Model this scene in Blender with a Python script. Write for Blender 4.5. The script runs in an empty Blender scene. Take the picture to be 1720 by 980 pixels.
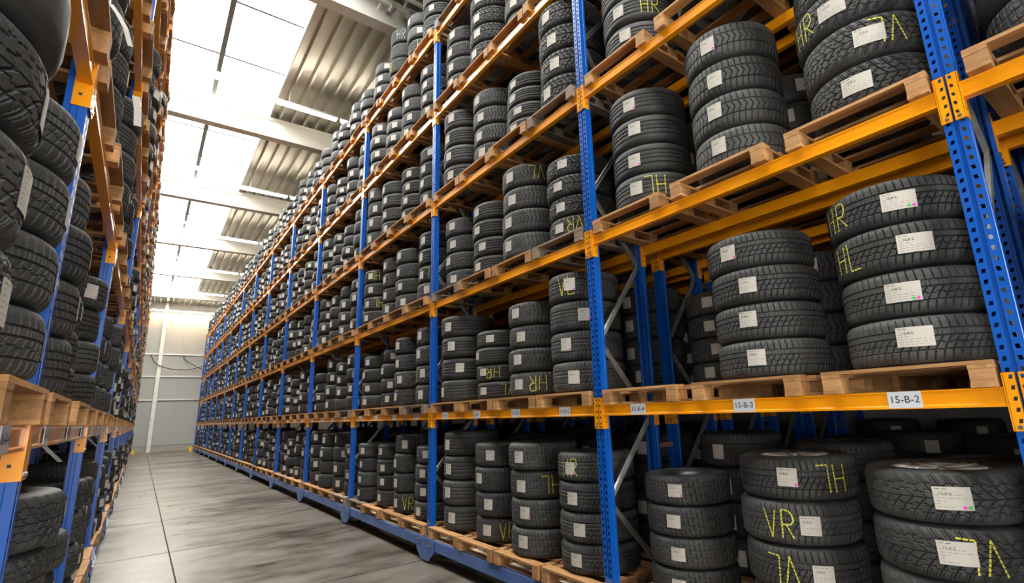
import bpy, math, random
import numpy as np
from mathutils import Vector, Matrix
random.seed(7)
PI = math.pi
scene = bpy.context.scene
COL = scene.collection

# ------------------------------------------------------------------ camera
CAM = np.array([-3.1360, -0.4807, 1.8605])
YAW, PITCH, ROLL = -0.6764, 0.2271, -0.0408
FPX, PPX, PPY = 852.2167, 928.8346, 491.2568
def cam_axes():
    cy, sy = math.cos(YAW), math.sin(YAW)
    fwd = np.array([-sy*math.cos(PITCH), cy*math.cos(PITCH), math.sin(PITCH)])
    r = np.array([cy, sy, 0.0]); u = np.cross(r, fwd)
    c, s = math.cos(ROLL), math.sin(ROLL)
    return c*r+s*u, -s*r+c*u, fwd
AX = cam_axes()
def project(p):
    d = np.asarray(p, float)-CAM
    z = d@AX[2]
    if z < 0.05: return None
    return PPX+FPX*(d@AX[0])/z, PPY-FPX*(d@AX[1])/z, z
cam_data = bpy.data.cameras.new('camera')
cam_data.sensor_width = 36.0
cam_data.lens = FPX*36.0/1720.0
cam_data.shift_x = (860-PPX)/1720.0
cam_data.shift_y = (PPY-490)/1720.0
cam_data.clip_start = 0.02; cam_data.clip_end = 400
cam = bpy.data.objects.new('camera', cam_data); COL.objects.link(cam)
m = Matrix([[AX[0][i], AX[1][i], -AX[2][i], CAM[i]] for i in range(3)]+[[0, 0, 0, 1]])
cam.matrix_world = m
scene.camera = cam

# ------------------------------------------------------------------ light
SKY = 16.0
world = bpy.data.worlds.new('world'); scene.world = world
world.use_nodes = True
wn = world.node_tree.nodes; wl = world.node_tree.links
bg = wn['Background']; bg.inputs[1].default_value = SKY
bg.inputs[0].default_value = (1.0, 0.985, 0.96, 1)
scene.view_settings.view_transform = 'Standard'
scene.view_settings.look = 'None'
scene.view_settings.gamma = 1.0
scene.view_settings.use_curve_mapping = False
scene.view_settings.exposure = 0.42
scene.cycles.max_bounces = 7
scene.cycles.diffuse_bounces = 5
scene.cycles.glossy_bounces = 3
scene.cycles.transparent_max_bounces = 12
scene.cycles.caustics_reflective = False
scene.cycles.caustics_refractive = False
scene.cycles.sample_clamp_indirect = 6.0
# unseen glazed openings behind the camera, added to light the low shelves
FILL_OPENINGS = [('left', -5.8, -2.2, 0.4, 3.8), ('near', -3.4, 0.2, 0.4, 5.4)]
# the skylight and the added fill openings are given to the renderer as portals for the sky
SKX0, SKX1, SKY0, SKY1 = -3.97, -1.05, -7.5, 44.9
for i in range(4):
    y0 = SKY0+(SKY1-SKY0)*i/4; y1 = SKY0+(SKY1-SKY0)*(i+1)/4
    L = bpy.data.lights.new('skylight_portal', 'AREA'); L.shape = 'RECTANGLE'
    L.size = SKX1-SKX0; L.size_y = y1-y0; L.cycles.is_portal = True
    o = bpy.data.objects.new('skylight_portal', L); COL.objects.link(o)
    o.location = ((SKX0+SKX1)/2, (y0+y1)/2, 11.55)
    o['kind'] = 'structure'

for side, a0, a1, z0, z1 in FILL_OPENINGS:
    L = bpy.data.lights.new('gate_portal', 'AREA'); L.shape = 'RECTANGLE'  # sky portal of an unseen opening added for fill light
    L.size = a1-a0; L.size_y = z1-z0; L.cycles.is_portal = True
    o = bpy.data.objects.new('gate_portal', L); COL.objects.link(o); o['kind'] = 'structure'
    if side == 'left': o.location = (-9.25, (a0+a1)/2, (z0+z1)/2); o.rotation_euler = (PI/2, 0, -PI/2)
    else: o.location = ((a0+a1)/2, -8.25, (z0+z1)/2); o.rotation_euler = (PI/2, 0, 0)

# ------------------------------------------------------------------ materials
def mat(name, rgb, rough=0.6, metal=0.0, spec=0.5, emit=None, estr=0.0, coat=0.0):
    m = bpy.data.materials.new(name); m.use_nodes = True
    b = m.node_tree.nodes['Principled BSDF']
    b.inputs['Base Color'].default_value = (*rgb, 1)
    b.inputs['Roughness'].default_value = rough
    b.inputs['Metallic'].default_value = metal
    b.inputs['Specular IOR Level'].default_value = spec
    b.inputs['Coat Weight'].default_value = coat
    if emit:
        b.inputs['Emission Color'].default_value = (*emit, 1)
        b.inputs['Emission Strength'].default_value = estr
    return m
def nodes(m): return m.node_tree.nodes, m.node_tree.links, m.node_tree.nodes['Principled BSDF']
def noise(m, scale, detail=4, coord='Object', stretch=(1, 1, 1), rough=0.55):
    n, l, b = nodes(m)
    tc = n.new('ShaderNodeTexCoord'); mp = n.new('ShaderNodeMapping')
    mp.inputs['Scale'].default_value = stretch
    t = n.new('ShaderNodeTexNoise'); t.inputs['Scale'].default_value = scale
    t.inputs['Detail'].default_value = detail; t.inputs['Roughness'].default_value = rough
    l.new(tc.outputs[coord], mp.inputs[0]); l.new(mp.outputs[0], t.inputs['Vector'])
    return t
def ramp(m, src, stops):
    n, l, b = nodes(m); r = n.new('ShaderNodeValToRGB')
    while len(r.color_ramp.elements) < len(stops): r.color_ramp.elements.new(0.5)
    for e, (p, c) in zip(r.color_ramp.elements, stops):
        e.position = p; e.color = (*c, 1) if len(c) == 3 else c
    l.new(src, r.inputs[0]); return r
def bump(m, src, strength=0.3, dist=0.01):
    n, l, b = nodes(m); bp = n.new('ShaderNodeBump')
    bp.inputs['Strength'].default_value = strength; bp.inputs['Distance'].default_value = dist
    l.new(src, bp.inputs['Height']); l.new(bp.outputs[0], b.inputs['Normal']); return bp

# painted steel
M_blue = mat('blue_paint', (0.0005, 0.078, 0.40), 0.32, 0, 0.5)
t = noise(M_blue, 3, 5); r = ramp(M_blue, t.outputs[0], [(0.3, (0.26,)*3), (0.75, (0.42,)*3)])
nodes(M_blue)[1].new(r.outputs[0], nodes(M_blue)[2].inputs['Roughness'])
M_rail = mat('worn_blue_paint', (0.06, 0.13, 0.36), 0.4)
t = noise(M_rail, 5, 6); r = ramp(M_rail, t.outputs[0], [(0.3, (0.045, 0.11, 0.34)), (0.8, (0.11, 0.17, 0.36))])
nodes(M_rail)[1].new(r.outputs[0], nodes(M_rail)[2].inputs['Base Color'])
M_orange = mat('orange_paint', (0.90, 0.34, 0.004), 0.28, 0, 0.5, coat=0.4)
t = noise(M_orange, 4, 5); r = ramp(M_orange, t.outputs[0], [(0.3, (0.86, 0.30, 0.002)), (0.75, (0.95, 0.36, 0.004))])
nodes(M_orange)[1].new(r.outputs[0], nodes(M_orange)[2].inputs['Base Color'])
M_galv = mat('galvanised_steel', (0.46, 0.47, 0.46), 0.38, 0.75)
t = noise(M_galv, 14, 4); r = ramp(M_galv, t.outputs[0], [(0.3, (0.34, 0.35, 0.34)), (0.8, (0.6, 0.61, 0.6))])
nodes(M_galv)[1].new(r.outputs[0], nodes(M_galv)[2].inputs['Base Color'])
M_zinc = mat('zinc_bolt', (0.72, 0.72, 0.70), 0.25, 1.0)
M_alloy = mat('alloy', (0.72, 0.69, 0.64), 0.28, 0.35)
M_steelrim = mat('steel_rim', (0.10, 0.11, 0.12), 0.38, 0.7)
M_greyrim = mat('grey_rim', (0.30, 0.33, 0.35), 0.45, 0.3)
M_spacer = mat('red_oxide_spacer', (0.30, 0.13, 0.10), 0.6)
M_yellow = mat('yellow_bumper', (0.85, 0.55, 0.02), 0.5)
M_dark = mat('dark_rubber', (0.02, 0.02, 0.02), 0.6)  # real rubber, and the painted shade of small holes

# rubber
def rubber(name, base, hi):
    m_ = mat(name, base, 0.62, 0, 0.42)
    n, l, b = nodes(m_)
    t = noise(m_, 6, 6); r = ramp(m_, t.outputs[0], [(0.3, base), (0.75, hi)])
    oi = n.new('ShaderNodeObjectInfo'); mr = n.new('ShaderNodeMapRange')
    mr.inputs['To Min'].default_value = 0.75; mr.inputs['To Max'].default_value = 1.35
    l.new(oi.outputs['Random'], mr.inputs[0])
    mx = n.new('ShaderNodeVectorMath'); mx.operation = 'SCALE'
    l.new(r.outputs[0], mx.inputs[0]); l.new(mr.outputs[0], mx.inputs['Scale'])
    l.new(mx.outputs[0], b.inputs['Base Color'])
    return m_
M_rub = rubber('tyre_rubber', (0.027, 0.027, 0.027), (0.050, 0.049, 0.048))
uvn = nodes(M_rub)[0].new('ShaderNodeUVMap')
wv = nodes(M_rub)[0].new('ShaderNodeTexWave'); wv.wave_type = 'BANDS'; wv.bands_direction = 'X'
wv.inputs['Scale'].default_value = 34; wv.inputs['Distortion'].default_value = 0.8
nodes(M_rub)[1].new(uvn.outputs[0], wv.inputs['Vector'])
bump(M_rub, wv.outputs[0], 0.12, 0.003)
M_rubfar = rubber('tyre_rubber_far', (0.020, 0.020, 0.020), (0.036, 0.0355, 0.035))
M_paper = mat('white_paper', (0.50, 0.465, 0.41), 0.75)
M_plate = mat('white_plastic_label', (0.58, 0.60, 0.64), 0.4)
M_ink = mat('black_ink', (0.02, 0.02, 0.025), 0.6)
M_mag = mat('magenta_dot', (0.80, 0.01, 0.45), 0.5)
M_grn = mat('green_dot', (0.01, 0.45, 0.05), 0.5)
M_chalk = mat('yellow_chalk', (0.62, 0.58, 0.06), 0.9)
M_chalkw = mat('white_chalk', (0.55, 0.56, 0.56), 0.9)

def wood(name, lo, hi, axis=1):
    m_ = mat(name, hi, 0.7, 0, 0.3)
    n, l, b = nodes(m_)
    st = [14, 14, 14]; st[axis] = 1.4
    t = noise(m_, 1.6, 6, 'Object', tuple(st), 0.65)
    r = ramp(m_, t.outputs[0], [(0.28, lo), (0.5, tuple((a+c)/2 for a, c in zip(lo, hi))), (0.75, hi)])
    oi = n.new('ShaderNodeObjectInfo')
    r2 = ramp(m_, oi.outputs['Random'], [(0.0, (0.72, 0.66, 0.60)), (0.35, (0.92, 0.86, 0.80)), (0.7, (1.05, 1.0, 0.95)), (1.0, (1.18, 1.12, 1.0))])
    mx = n.new('ShaderNodeVectorMath'); mx.operation = 'MULTIPLY'
    l.new(r.outputs[0], mx.inputs[0]); l.new(r2.outputs[0], mx.inputs[1])
    l.new(mx.outputs[0], b.inputs['Base Color'])
    bump(m_, t.outputs[0], 0.25, 0.004)
    return m_
M_wood = wood('pine', (0.27, 0.125, 0.045), (0.56, 0.33, 0.15))
M_woodx = wood('pine_lengthwise', (0.27, 0.125, 0.045), (0.56, 0.33, 0.15), 0)
M_woodold = wood('weathered_pine', (0.15, 0.11, 0.08), (0.34, 0.27, 0.21))
M_deck = wood('pale_deck_board', (0.60, 0.47, 0.31), (0.80, 0.68, 0.50))

# ------------------------------------------------------------------ mesh builder
class MB:
    def __init__(s): s.v = []; s.f = []; s.m = []; s.mats = []
    def mi(s, m):
        if m not in s.mats: s.mats.append(m)
        return s.mats.index(m)
    def quad(s, pts, m):
        i = len(s.v); s.v += [tuple(p) for p in pts]; s.f.append(tuple(range(i, i+len(pts)))); s.m.append(s.mi(m))
    def box(s, x0, x1, y0, y1, z0, z1, m, xf=None):
        P = [(x, y, z) for z in (z0, z1) for x, y in ((x0, y0), (x1, y0), (x1, y1), (x0, y1))]
        if xf: P = [tuple(xf @ Vector(p)) for p in P]
        i = len(s.v); s.v += P; k = s.mi(m)
        for f in ((3, 2, 1, 0), (4, 5, 6, 7), (0, 1, 5, 4), (1, 2, 6, 5), (2, 3, 7, 6), (3, 0, 4, 7)):
            s.f.append(tuple(i+a for a in f)); s.m.append(k)
    def bar(s, a, b, w, t, m, up=(0, 0, 1)):
        a = Vector(a); b = Vector(b); d = (b-a); L = d.length; d.normalize()
        u = Vector(up); x = d.cross(u)
        if x.length < 1e-4: x = d.cross(Vector((1, 0, 0)))
        x.normalize(); u = x.cross(d)
        M = Matrix(((d.x, x.x, u.x, a.x), (d.y, x.y, u.y, a.y), (d.z, x.z, u.z, a.z), (0, 0, 0, 1)))
        s.box(0, L, -w/2, w/2, -t/2, t/2, m, M)
    def prism(s, poly, axis, a, b, m):   # poly in the two other axes
        def P(p, t):
            return {'x': (t, p[0], p[1]), 'y': (p[0], t, p[1]), 'z': (p[0], p[1], t)}[axis]
        n = len(poly); i = len(s.v); k = s.mi(m)
        s.v += [P(p, a) for p in poly]+[P(p, b) for p in poly]
        for j in range(n):
            q = (j+1) % n; s.f.append((i+j, i+q, i+n+q, i+n+j)); s.m.append(k)
        s.f.append(tuple(i+j for j in reversed(range(n)))); s.m.append(k)
        s.f.append(tuple(i+n+j for j in range(n))); s.m.append(k)
    def lathe(s, prof, n, m, cx=0, cy=0, closed=False):
        i = len(s.v); k = s.mi(m); q = len(prof)
        for j in range(n):
            a = 2*PI*j/n; c, sn = math.cos(a), math.sin(a)
            s.v += [(cx+r*c, cy+r*sn, z) for r, z in prof]
        for j in range(n):
            j2 = (j+1) % n
            for e in range(q if closed else q-1):
                e2 = (e+1) % q
                s.f.append((i+j*q+e, i+j2*q+e, i+j2*q+e2, i+j*q+e2)); s.m.append(k)
    def disc(s, c, r, axis, m, n=10, th=0.006):
        poly = [(c['yzx'.index(axis) if 0 else 0]+0, 0)]
    def mesh(s, name, smooth=False):
        me = bpy.data.meshes.new(name); me.from_pydata(s.v, [], s.f)
        for mm in s.mats: me.materials.append(mm)
        me.polygons.foreach_set('material_index', s.m)
        if smooth: me.polygons.foreach_set('use_smooth', [True]*len(s.f))
        me.update(); return me
def obj(name, me, parent=None, loc=(0, 0, 0), rz=0, scale=None):
    o = bpy.data.objects.new(name, me); COL.objects.link(o)
    o.location = loc
    if rz: o.rotation_euler = (0, 0, rz)
    if scale: o.scale = scale
    if parent: o.parent = parent
    return o
def empty(name, loc=(0, 0, 0)):
    o = bpy.data.objects.new(name, None); o.empty_display_size = 0.1
    COL.objects.link(o); o.location = loc; return o
def tag(o, label=None, cat=None, group=None, kind=None):
    if label: o['label'] = label
    if cat: o['category'] = cat
    if group: o['group'] = group
    if kind: o['kind'] = kind
    return o

# ------------------------------------------------------------------ the hall
XL, XR, YN, YF, ZD = -9.0, 6.0, -8.0, 48.0, 11.0
M_floor = mat('polished_concrete', (0.33, 0.31, 0.28), 0.35, 0, 0.5)
n, l, b = nodes(M_floor)
t1 = noise(M_floor, .6, 9, 'Object', (0.7, 1.0, 1), .66); t2 = noise(M_floor, 2.6, 8, 'Object', (0.6, 1.4, 1), .62)
oi = n.new('ShaderNodeTexCoord')
mixn = n.new('ShaderNodeMath'); mixn.operation = 'ADD'; ml = n.new('ShaderNodeMath'); ml.operation = 'MULTIPLY'; ml.inputs[1].default_value = 0.45
l.new(t2.outputs[0], ml.inputs[0]); l.new(t1.outputs[0], mixn.inputs[0]); l.new(ml.outputs[0], mixn.inputs[1])
r = ramp(M_floor, mixn.outputs[0], [(0.52, (0.030, 0.021, 0.014)), (0.63, (0.074, 0.057, 0.042)), (0.73, (0.122, 0.103, 0.084)), (0.86, (0.165, 0.146, 0.124))])
l.new(r.outputs[0], b.inputs['Base Color'])
r = ramp(M_floor, t2.outputs[0], [(0.3, (0.26,)*3), (0.8, (0.44,)*3)]); l.new(r.outputs[0], b.inputs['Roughness'])
M_joint = mat('joint_filler', (0.02, 0.018, 0.016), 0.9)
mb = MB(); mb.box(XL, XR, YN, YF, -0.20, -0.012, M_joint)
floor = obj('floor', mb.mesh('floor')); tag(floor, kind='structure')
xs = [XL, -5.9, -2.59, 0.72, 4.03, XR]; ys = [YN]+[3.06+3.3*i for i in range(-3, 14) if YN+.5 < 3.06+3.3*i < YF-.5]+[YF]
g = 0.009
for i in range(len(xs)-1):
    for j in range(len(ys)-1):
        mb = MB(); mb.box(xs[i]+g, xs[i+1]-g, ys[j]+.014, ys[j+1]-.014, -0.012, 0.0, M_floor)
        obj('floor_slab', mb.mesh('floor_slab'), floor)

M_wall = mat('sandwich_panel', (0.39, 0.385, 0.365), 0.5)
M_wallbase = mat('concrete_plinth', (0.36, 0.34, 0.31), 0.7)
M_conc = mat('white_concrete', (0.78, 0.75, 0.68), 0.75)
M_girt = mat('galvanised_girt', (0.55, 0.55, 0.54), 0.35, 0.6)
mb = MB(); mb.box(XL, XR, YF, YF+0.25, 0, 11.6, M_wallbase)
wf = tag(obj('wall_far', mb.mesh('wall_far')), kind='structure')
px = [XL+1.55*i for i in range(int((XR-XL)/1.55)+2)]
bands = [0.42, 3.72, 5.44, 7.11, 10.46]
for bi in range(4):
    for i in range(len(px)-1):
        x0, x1 = px[i]+.004, min(px[i+1], XR)-.004
        if x1-x0 < .1: continue
        mb = MB(); mb.box(x0, x1, YF-0.06, YF, bands[bi]+.01, bands[bi+1]-.01, M_wall)
        obj('wall_panel', mb.mesh('wall_panel'), wf)
mb = MB(); mb.box(XL, XR, YF-.10, YF-.06, 0, 0.40, M_wallbase); obj('plinth', mb.mesh('plinth'), wf)
for z in bands[1:]:
    mb = MB(); mb.box(XL, XR, YF-0.16, YF-0.06, z-.05, z+.05, M_girt); obj('girt', mb.mesh('girt'), wf)
for x in (-2.62-6.0, -2.62, -2.62+6.0):
    mb = MB(); mb.box(x, x+.24, YF-0.42, YF-.16, 0, 10.95, M_conc)
    obj('column', mb.mesh('column'), wf)
mb = MB(); mb.box(-2.60, -2.48, YF-.425, YF-.42, 2.22, 2.34, M_girt); obj('column_plate', mb.mesh('column_plate'), wf)
mb = MB(); mb.box(XR, XR+.2, YN, YF, 0, 11.6, M_wall); tag(obj('wall_right', mb.mesh('wall_right')), kind='structure')
def wall_open(nm, side, lo, hi, a0, a1, z0, z1):
    mb = MB(); B = lambda u0, u1, w0, w1, m_, t0=.2, t1=0: (mb.box(XL-t0, XL-t1, u0, u1, w0, w1, m_) if side == 'left' else mb.box(u0, u1, YN-t0, YN-t1, w0, w1, m_))
    B(lo, a0, 0, 11.6, M_wall); B(a1, hi, 0, 11.6, M_wall); B(a0, a1, 0, z0, M_wall); B(a0, a1, z1, 11.6, M_wall)
    return tag(obj(nm, mb.mesh(nm)), kind='structure')
wall_open('wall_left', 'left', YN, YF, *FILL_OPENINGS[0][1:]); wall_open('wall_near', 'near', XL, XR, *FILL_OPENINGS[1][1:])

# roof
M_roof = mat('trapezoidal_steel', (0.42, 0.39, 0.32), 0.42, 0.7)
t = noise(M_roof, 2.0, 5, 'Object', (1, 0.25, 1)); r = ramp(M_roof, t.outputs[0], [(0.3, (0.50, 0.48, 0.41)), (0.75, (0.62, 0.59, 0.51))])
nodes(M_roof)[1].new(r.outputs[0], nodes(M_roof)[2].inputs['Base Color'])
r = ramp(M_roof, t.outputs[0], [(0.2, (0.36,)*3), (0.8, (0.44,)*3)]); nodes(M_roof)[1].new(r.outputs[0], nodes(M_roof)[2].inputs['Roughness'])
M_cap = mat('roof_cover', (0.4, 0.4, 0.4), 0.8)
ceil = empty('ceiling', (0, 0, ZD)); tag(ceil, kind='structure')
beam_y = [15.77+6.58*i for i in range(-3, 5)]
edges_y = [YN]+[y+.15 for y in beam_y]+[YF]
def deck(x0, x1, y0, y1):
    mb = MB(); p = 0.345; n_ = max(1, round((x1-x0)/p)); p = (x1-x0)/n_; pts = []
    for i in range(n_):
        a = x0+i*p; pts += [(a, 0.15), (a+.225, 0.15), (a+.26, 0.0), (a+p-.035, 0.0)]
    pts.append((x1, 0.15))
    for q in range(len(pts)-1):
        (xa, za), (xb, zb) = pts[q], pts[q+1]
        mb.quad([(xa, y0, za), (xb, y0, zb), (xb, y1, zb), (xa, y1, za)], M_roof)
        mb.quad([(xa, y1, za+.004), (xb, y1, zb+.004), (xb, y0, zb+.004), (xa, y0, za+.004)], M_roof)
    return mb
for j in range(len(edges_y)-1):
    for x0, x1 in ((SKX1, 3.02), (3.02, XR), (XL, SKX0)):
        obj('roof_sheet', deck(x0, x1, edges_y[j]+.002, edges_y[j+1]-.002).mesh('roof_sheet'), ceil)
for x0, x1, y0, y1 in ((SKX1+.02, XR+.2, YN-.2, YF+.25), (XL-.2, SKX0-.02, YN-.2, YF+.25), (SKX0-.02, SKX1+.02, SKY1, YF+.25), (SKX0-.02, SKX1+.02, YN-.2, SKY0)):
    mb = MB(); mb.box(x0, x1, y0, y1, 0.19, 0.42, M_cap); obj('roof_cover', mb.mesh('roof_cover'), ceil)
obj('roof_sheet', deck(SKX0, SKX1, SKY1, YF).mesh('roof_sheet'), ceil)
for y in beam_y:
    mb = MB(); mb.prism([(-.0, -.63), (.30, -.63), (.30, -.12), (.36, -.08), (.36, -.0), (-.06, 0), (-.06, -.08), (0, -.12)], 'x', XL, XR, M_conc)
    o = obj('roof_beam', mb.mesh('roof_beam'), ceil, (0, y, 0))
mb = MB()
mb.box(-2.58, -2.46, SKY1-.1, YF, -.35, 0.0, M_conc); obj('wall_beam', mb.mesh('wall_beam'), ceil)
# skylight
M_glaze = bpy.data.materials.new('skylight_glazing'); M_glaze.use_nodes = True
nt = M_glaze.node_tree; nt.nodes.clear()
ou = nt.nodes.new('ShaderNodeOutputMaterial'); tr = nt.nodes.new('ShaderNodeBsdfTransparent'); gl = nt.nodes.new('ShaderNodeBsdfGlossy'); mx = nt.nodes.new('ShaderNodeMixShader')
tr.inputs[0].default_value = (0.92, 0.93, 0.92, 1); gl.inputs['Roughness'].default_value = 0.1; mx.inputs[0].default_value = 0.04
nt.links.new(tr.outputs[0], mx.inputs[1]); nt.links.new(gl.outputs[0], mx.inputs[2]); nt.links.new(mx.outputs[0], ou.inputs[0])
M_bar = mat('glazing_bar_grey', (0.20, 0.195, 0.19), 0.5)
M_white = mat('white_aluminium', (0.75, 0.75, 0.74), 0.45)
win = empty('window_1', ((SKX0+SKX1)/2, SKY0, 11.15)); tag(win, kind='structure')
by = []
for i in range(len(beam_y)):
    y0 = beam_y[i]+.25
    for k in range(3): by.append(y0+6.58*k/3-.20)
by = sorted([y for y in by+[SKY0] if SKY0 <= y < SKY1-.3])+[SKY1]
def wobj(nm, mb): 
    o = obj(nm, mb.mesh(nm), win); o.location = tuple(-c for c in win.location); return o
for j in range(len(by)-1):
    for x0, x1 in ((SKX0, -2.54), (-2.48, SKX1)):
        mb = MB(); mb.box(x0+.01, x1-.01, by[j]+.012, by[j+1]-.012, 11.285, 11.30, M_glaze); wobj('glazing_pane', mb)
for y in by:
    mb = MB(); mb.box(SKX0, SKX1, y-.03, y+.03, 11.20, 11.31, M_bar); wobj('glazing_bar', mb)
mb = MB()
for j in range(len(beam_y)):
    mb.box(-2.57, -2.46, beam_y[j]+.35, beam_y[j]+5.2, 11.15, 11.31, M_bar); mb.box(-2.57, -2.46, beam_y[j]+5.6, beam_y[j]+6.5, 11.15, 11.31, M_bar)
wobj('ridge_bar', mb)
for x in (SKX0-.03, SKX1-.0):
    mb = MB(); mb.box(x, x+.03, SKY0, SKY1, 11.0, 11.33, M_white); wobj('skylight_curb', mb)
for gi, (side, a0, a1, z0, z1) in enumerate(FILL_OPENINGS):
    w_ = empty('window_%d' % (gi+2)); tag(w_, kind='structure')  # unseen glazed opening, added to brighten the lower racks
    for k in range(4):
        u0, u1 = a0+(a1-a0)*k/4, a0+(a1-a0)*(k+1)/4
        mb = MB()
        if side == 'left': mb.box(XL-.12, XL-.11, u0+.05, u1-.05, z0+.05, z1-.05, M_glaze)
        else: mb.box(u0+.05, u1-.05, YN-.12, YN-.11, z0+.05, z1-.05, M_glaze)
        obj('glazing_pane', mb.mesh('glazing_pane'), w_)
        mb = MB()
        for q in (u0, u1-.05):
            if side == 'left': mb.box(XL-.15, XL-.06, q, q+.05, z0, z1, M_white)
            else: mb.box(q, q+.05, YN-.15, YN-.06, z0, z1, M_white)
        obj('window_frame', mb.mesh('window_frame'), w_)
# pipes under the deck at the near right
pr = empty('sprinkler_pipe', (0, 8.85, 10.6))
tag(pr, 'white sprinkler pipes and brackets under the roof above the tallest stacks', 'pipe')
def pipe(parent, a, b, rr, m_, nm='pipe_run'):
    cu = MB(); A = Vector(a); B = Vector(b); d = (B-A).normalized(); x = d.orthogonal().normalized(); y = d.cross(x)
    N = 10; P = [A+(x*math.cos(2*PI*k/N)+y*math.sin(2*PI*k/N))*rr for k in range(N)]; Q = [p+(B-A) for p in P]
    for k in range(N): cu.quad([P[k], P[(k+1) % N], Q[(k+1) % N], Q[k]], m_)
    cu.quad(P[::-1], m_); cu.quad(Q, m_)
    return obj(nm, cu.mesh(nm), parent)
for dx, y in ((0, 0.0), (0, -.35)): pipe(pr, (-.3, y, .0), (5.5, y, .0), .05, M_conc)
for x in (0.0, 0.45, 0.9, 1.6): pipe(pr, (x, -.6, .08), (x, .45, .08), .035, M_conc); pipe(pr, (x, 0, .1), (x, 0, .55), .015, M_galv, 'hanger_rod')
for x in (0.2, 0.6, 1.2): pipe(pr, (x, -.1, -.06), (x, .1, -.06), .07, M_girt, 'pipe_coupling')

# hanging cable on the far wall
def cable(name, pts, rr, label):
    P = [Vector(q) for q in pts]; Q = []
    for i in range(len(P)-1):
        a, b_, c, d = P[max(i-1, 0)], P[i], P[i+1], P[min(i+2, len(P)-1)]
        for k in range(8):
            t_ = k/8; Q.append(.5*((2*b_)+(c-a)*t_+(2*a-5*b_+4*c-d)*t_*t_+(3*b_-a-3*c+d)*t_**3))
    Q.append(P[-1]); mb = MB(); N = 6
    for i, q in enumerate(Q):
        d = (Q[min(i+1, len(Q)-1)]-Q[max(i-1, 0)]).normalized(); x = d.cross(Vector((0, 1, 0))).normalized(); y = x.cross(d)
        mb.v += [tuple(q+(x*math.cos(2*PI*k/N)+y*math.sin(2*PI*k/N))*rr) for k in range(N)]
    for i in range(len(Q)-1):
        for k in range(N): mb.f.append((i*N+k, i*N+(k+1) % N, i*N+N+(k+1) % N, i*N+N+k)); mb.m.append(mb.mi(M_dark))
    o = obj(name, mb.mesh(name, True))
    return tag(o, label, 'cable')
cable('cable', [(-3.05, 47.79, 7.02), (-2.98, 47.62, 6.8), (-2.7, 47.5, 6.35), (-1.9, 47.5, 6.0), (-.8, 47.5, 5.93), (.1, 47.5, 6.2), (1.2, 47.5, 6.9)], .03, 'black cable sagging in a long loop across the far wall')
cable('cable', [(-1.1, 47.79, 7.02), (-.98, 47.62, 6.75), (-.6, 47.38, 6.4), (.1, 47.38, 6.0), (1.0, 47.38, 5.8)], .03, 'shorter black cable dropping from the girt towards the right rack')

# tube lights
M_tube = mat('tube_glow', (1, 1, 1), 0.4, emit=(1.0, 0.90, 0.74), estr=30.0)
def deck_z(x):
    a, b_ = (SKX0, SKX1) if x < SKX1 else (SKX1, 3.02)
    p = (b_-a)/max(1, round((b_-a)/.345)); f = (x-a) % p
    h = .15 if f < .225 else .15*(1-(f-.225)/.035) if f < .26 else 0 if f < p-.035 else .15*(f-p+.035)/.035
    return ZD+h
def tube_light(x0, x1, y, z, label, power, lcol=(1, .86, .66)):
    root = empty('tube_light', ((x0+x1)/2, y, z)); L = (x1-x0)
    tag(root, label, 'light', 'tube lights under the roof')
    mb = MB(); mb.box(-L/2, L/2, -.05, .05, .0, .06, M_white); obj('housing', mb.mesh('housing'), root)
    mb = MB(); mb.box(-L/2+.03, L/2-.03, -.052, .052, -.06, -.001, M_tube); obj('tube', mb.mesh('tube'), root)
    for s_ in (-.3, .3):
        mb = MB(); mb.box(s_*L-.006, s_*L+.006, -.006, .006, .06, deck_z((x0+x1)/2+s_*L)-z, M_galv); obj('hanger_rod', mb.mesh('hanger_rod'), root)
    ld = bpy.data.lights.new('lamp', 'AREA'); ld.shape = 'RECTANGLE'; ld.size = L; ld.size_y = .1; ld.energy = power; ld.color = lcol
    lo = bpy.data.objects.new('lamp', ld); COL.objects.link(lo); lo.parent = root; lo.location = (0, 0, -.07)
ordn = ['first', 'second', 'third', 'fourth', 'fifth', 'sixth', 'seventh', 'eighth', 'ninth', 'tenth', 'eleventh', 'twelfth', 'thirteenth', 'fourteenth', 'fifteenth', 'sixteenth', 'seventeenth', 'eighteenth', 'nineteenth', 'twentieth']
ordn += ['twenty-'+w for w in ordn[:9]]+['thirtieth']+['thirty-'+w for w in ordn[:9]]+['fortieth']+['forty-'+w for w in ordn[:9]]+['fiftieth']+['fifty-'+w for w in ordn[:9]]
for k in range(5):
    y = 13.70+6.58*k
    for q, (a, b_) in enumerate(((-1.18, 0.42), (0.50, 2.10))):
        tube_light(a, b_, y, 10.4, 'bright tube light before the %s roof beam, %s one in its line' % (ordn[k], ('left', 'right')[q]), 60)
for q, a in enumerate((-3.43, -1.69, 0.05)):
    tube_light(a, a+1.68, 47.3, 10.4, 'warm tube light in front of the far wall, %s of the row' % ('left', 'middle', 'right')[q], 45, (1, .66, .34))

# ------------------------------------------------------------------ rack geometry
POST = [-2.8, 0, 2.8]+[6.2+3.4*i for i in range(9)]+[36.2, 39.0, 41.8, 44.6]     # near edges (right rack)
POSTL = [-0.49, 2.31]+[5.11+3.4*i for i in range(11)]+[41.91, 44.7]
BTOP = [1.880, 3.430, 4.977, 6.516, 8.033]
ZB = [0.302]+[b+.002 for b in BTOP]
PW, PD, PH, FD = 0.10, 0.078, 8.284, 0.71

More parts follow.
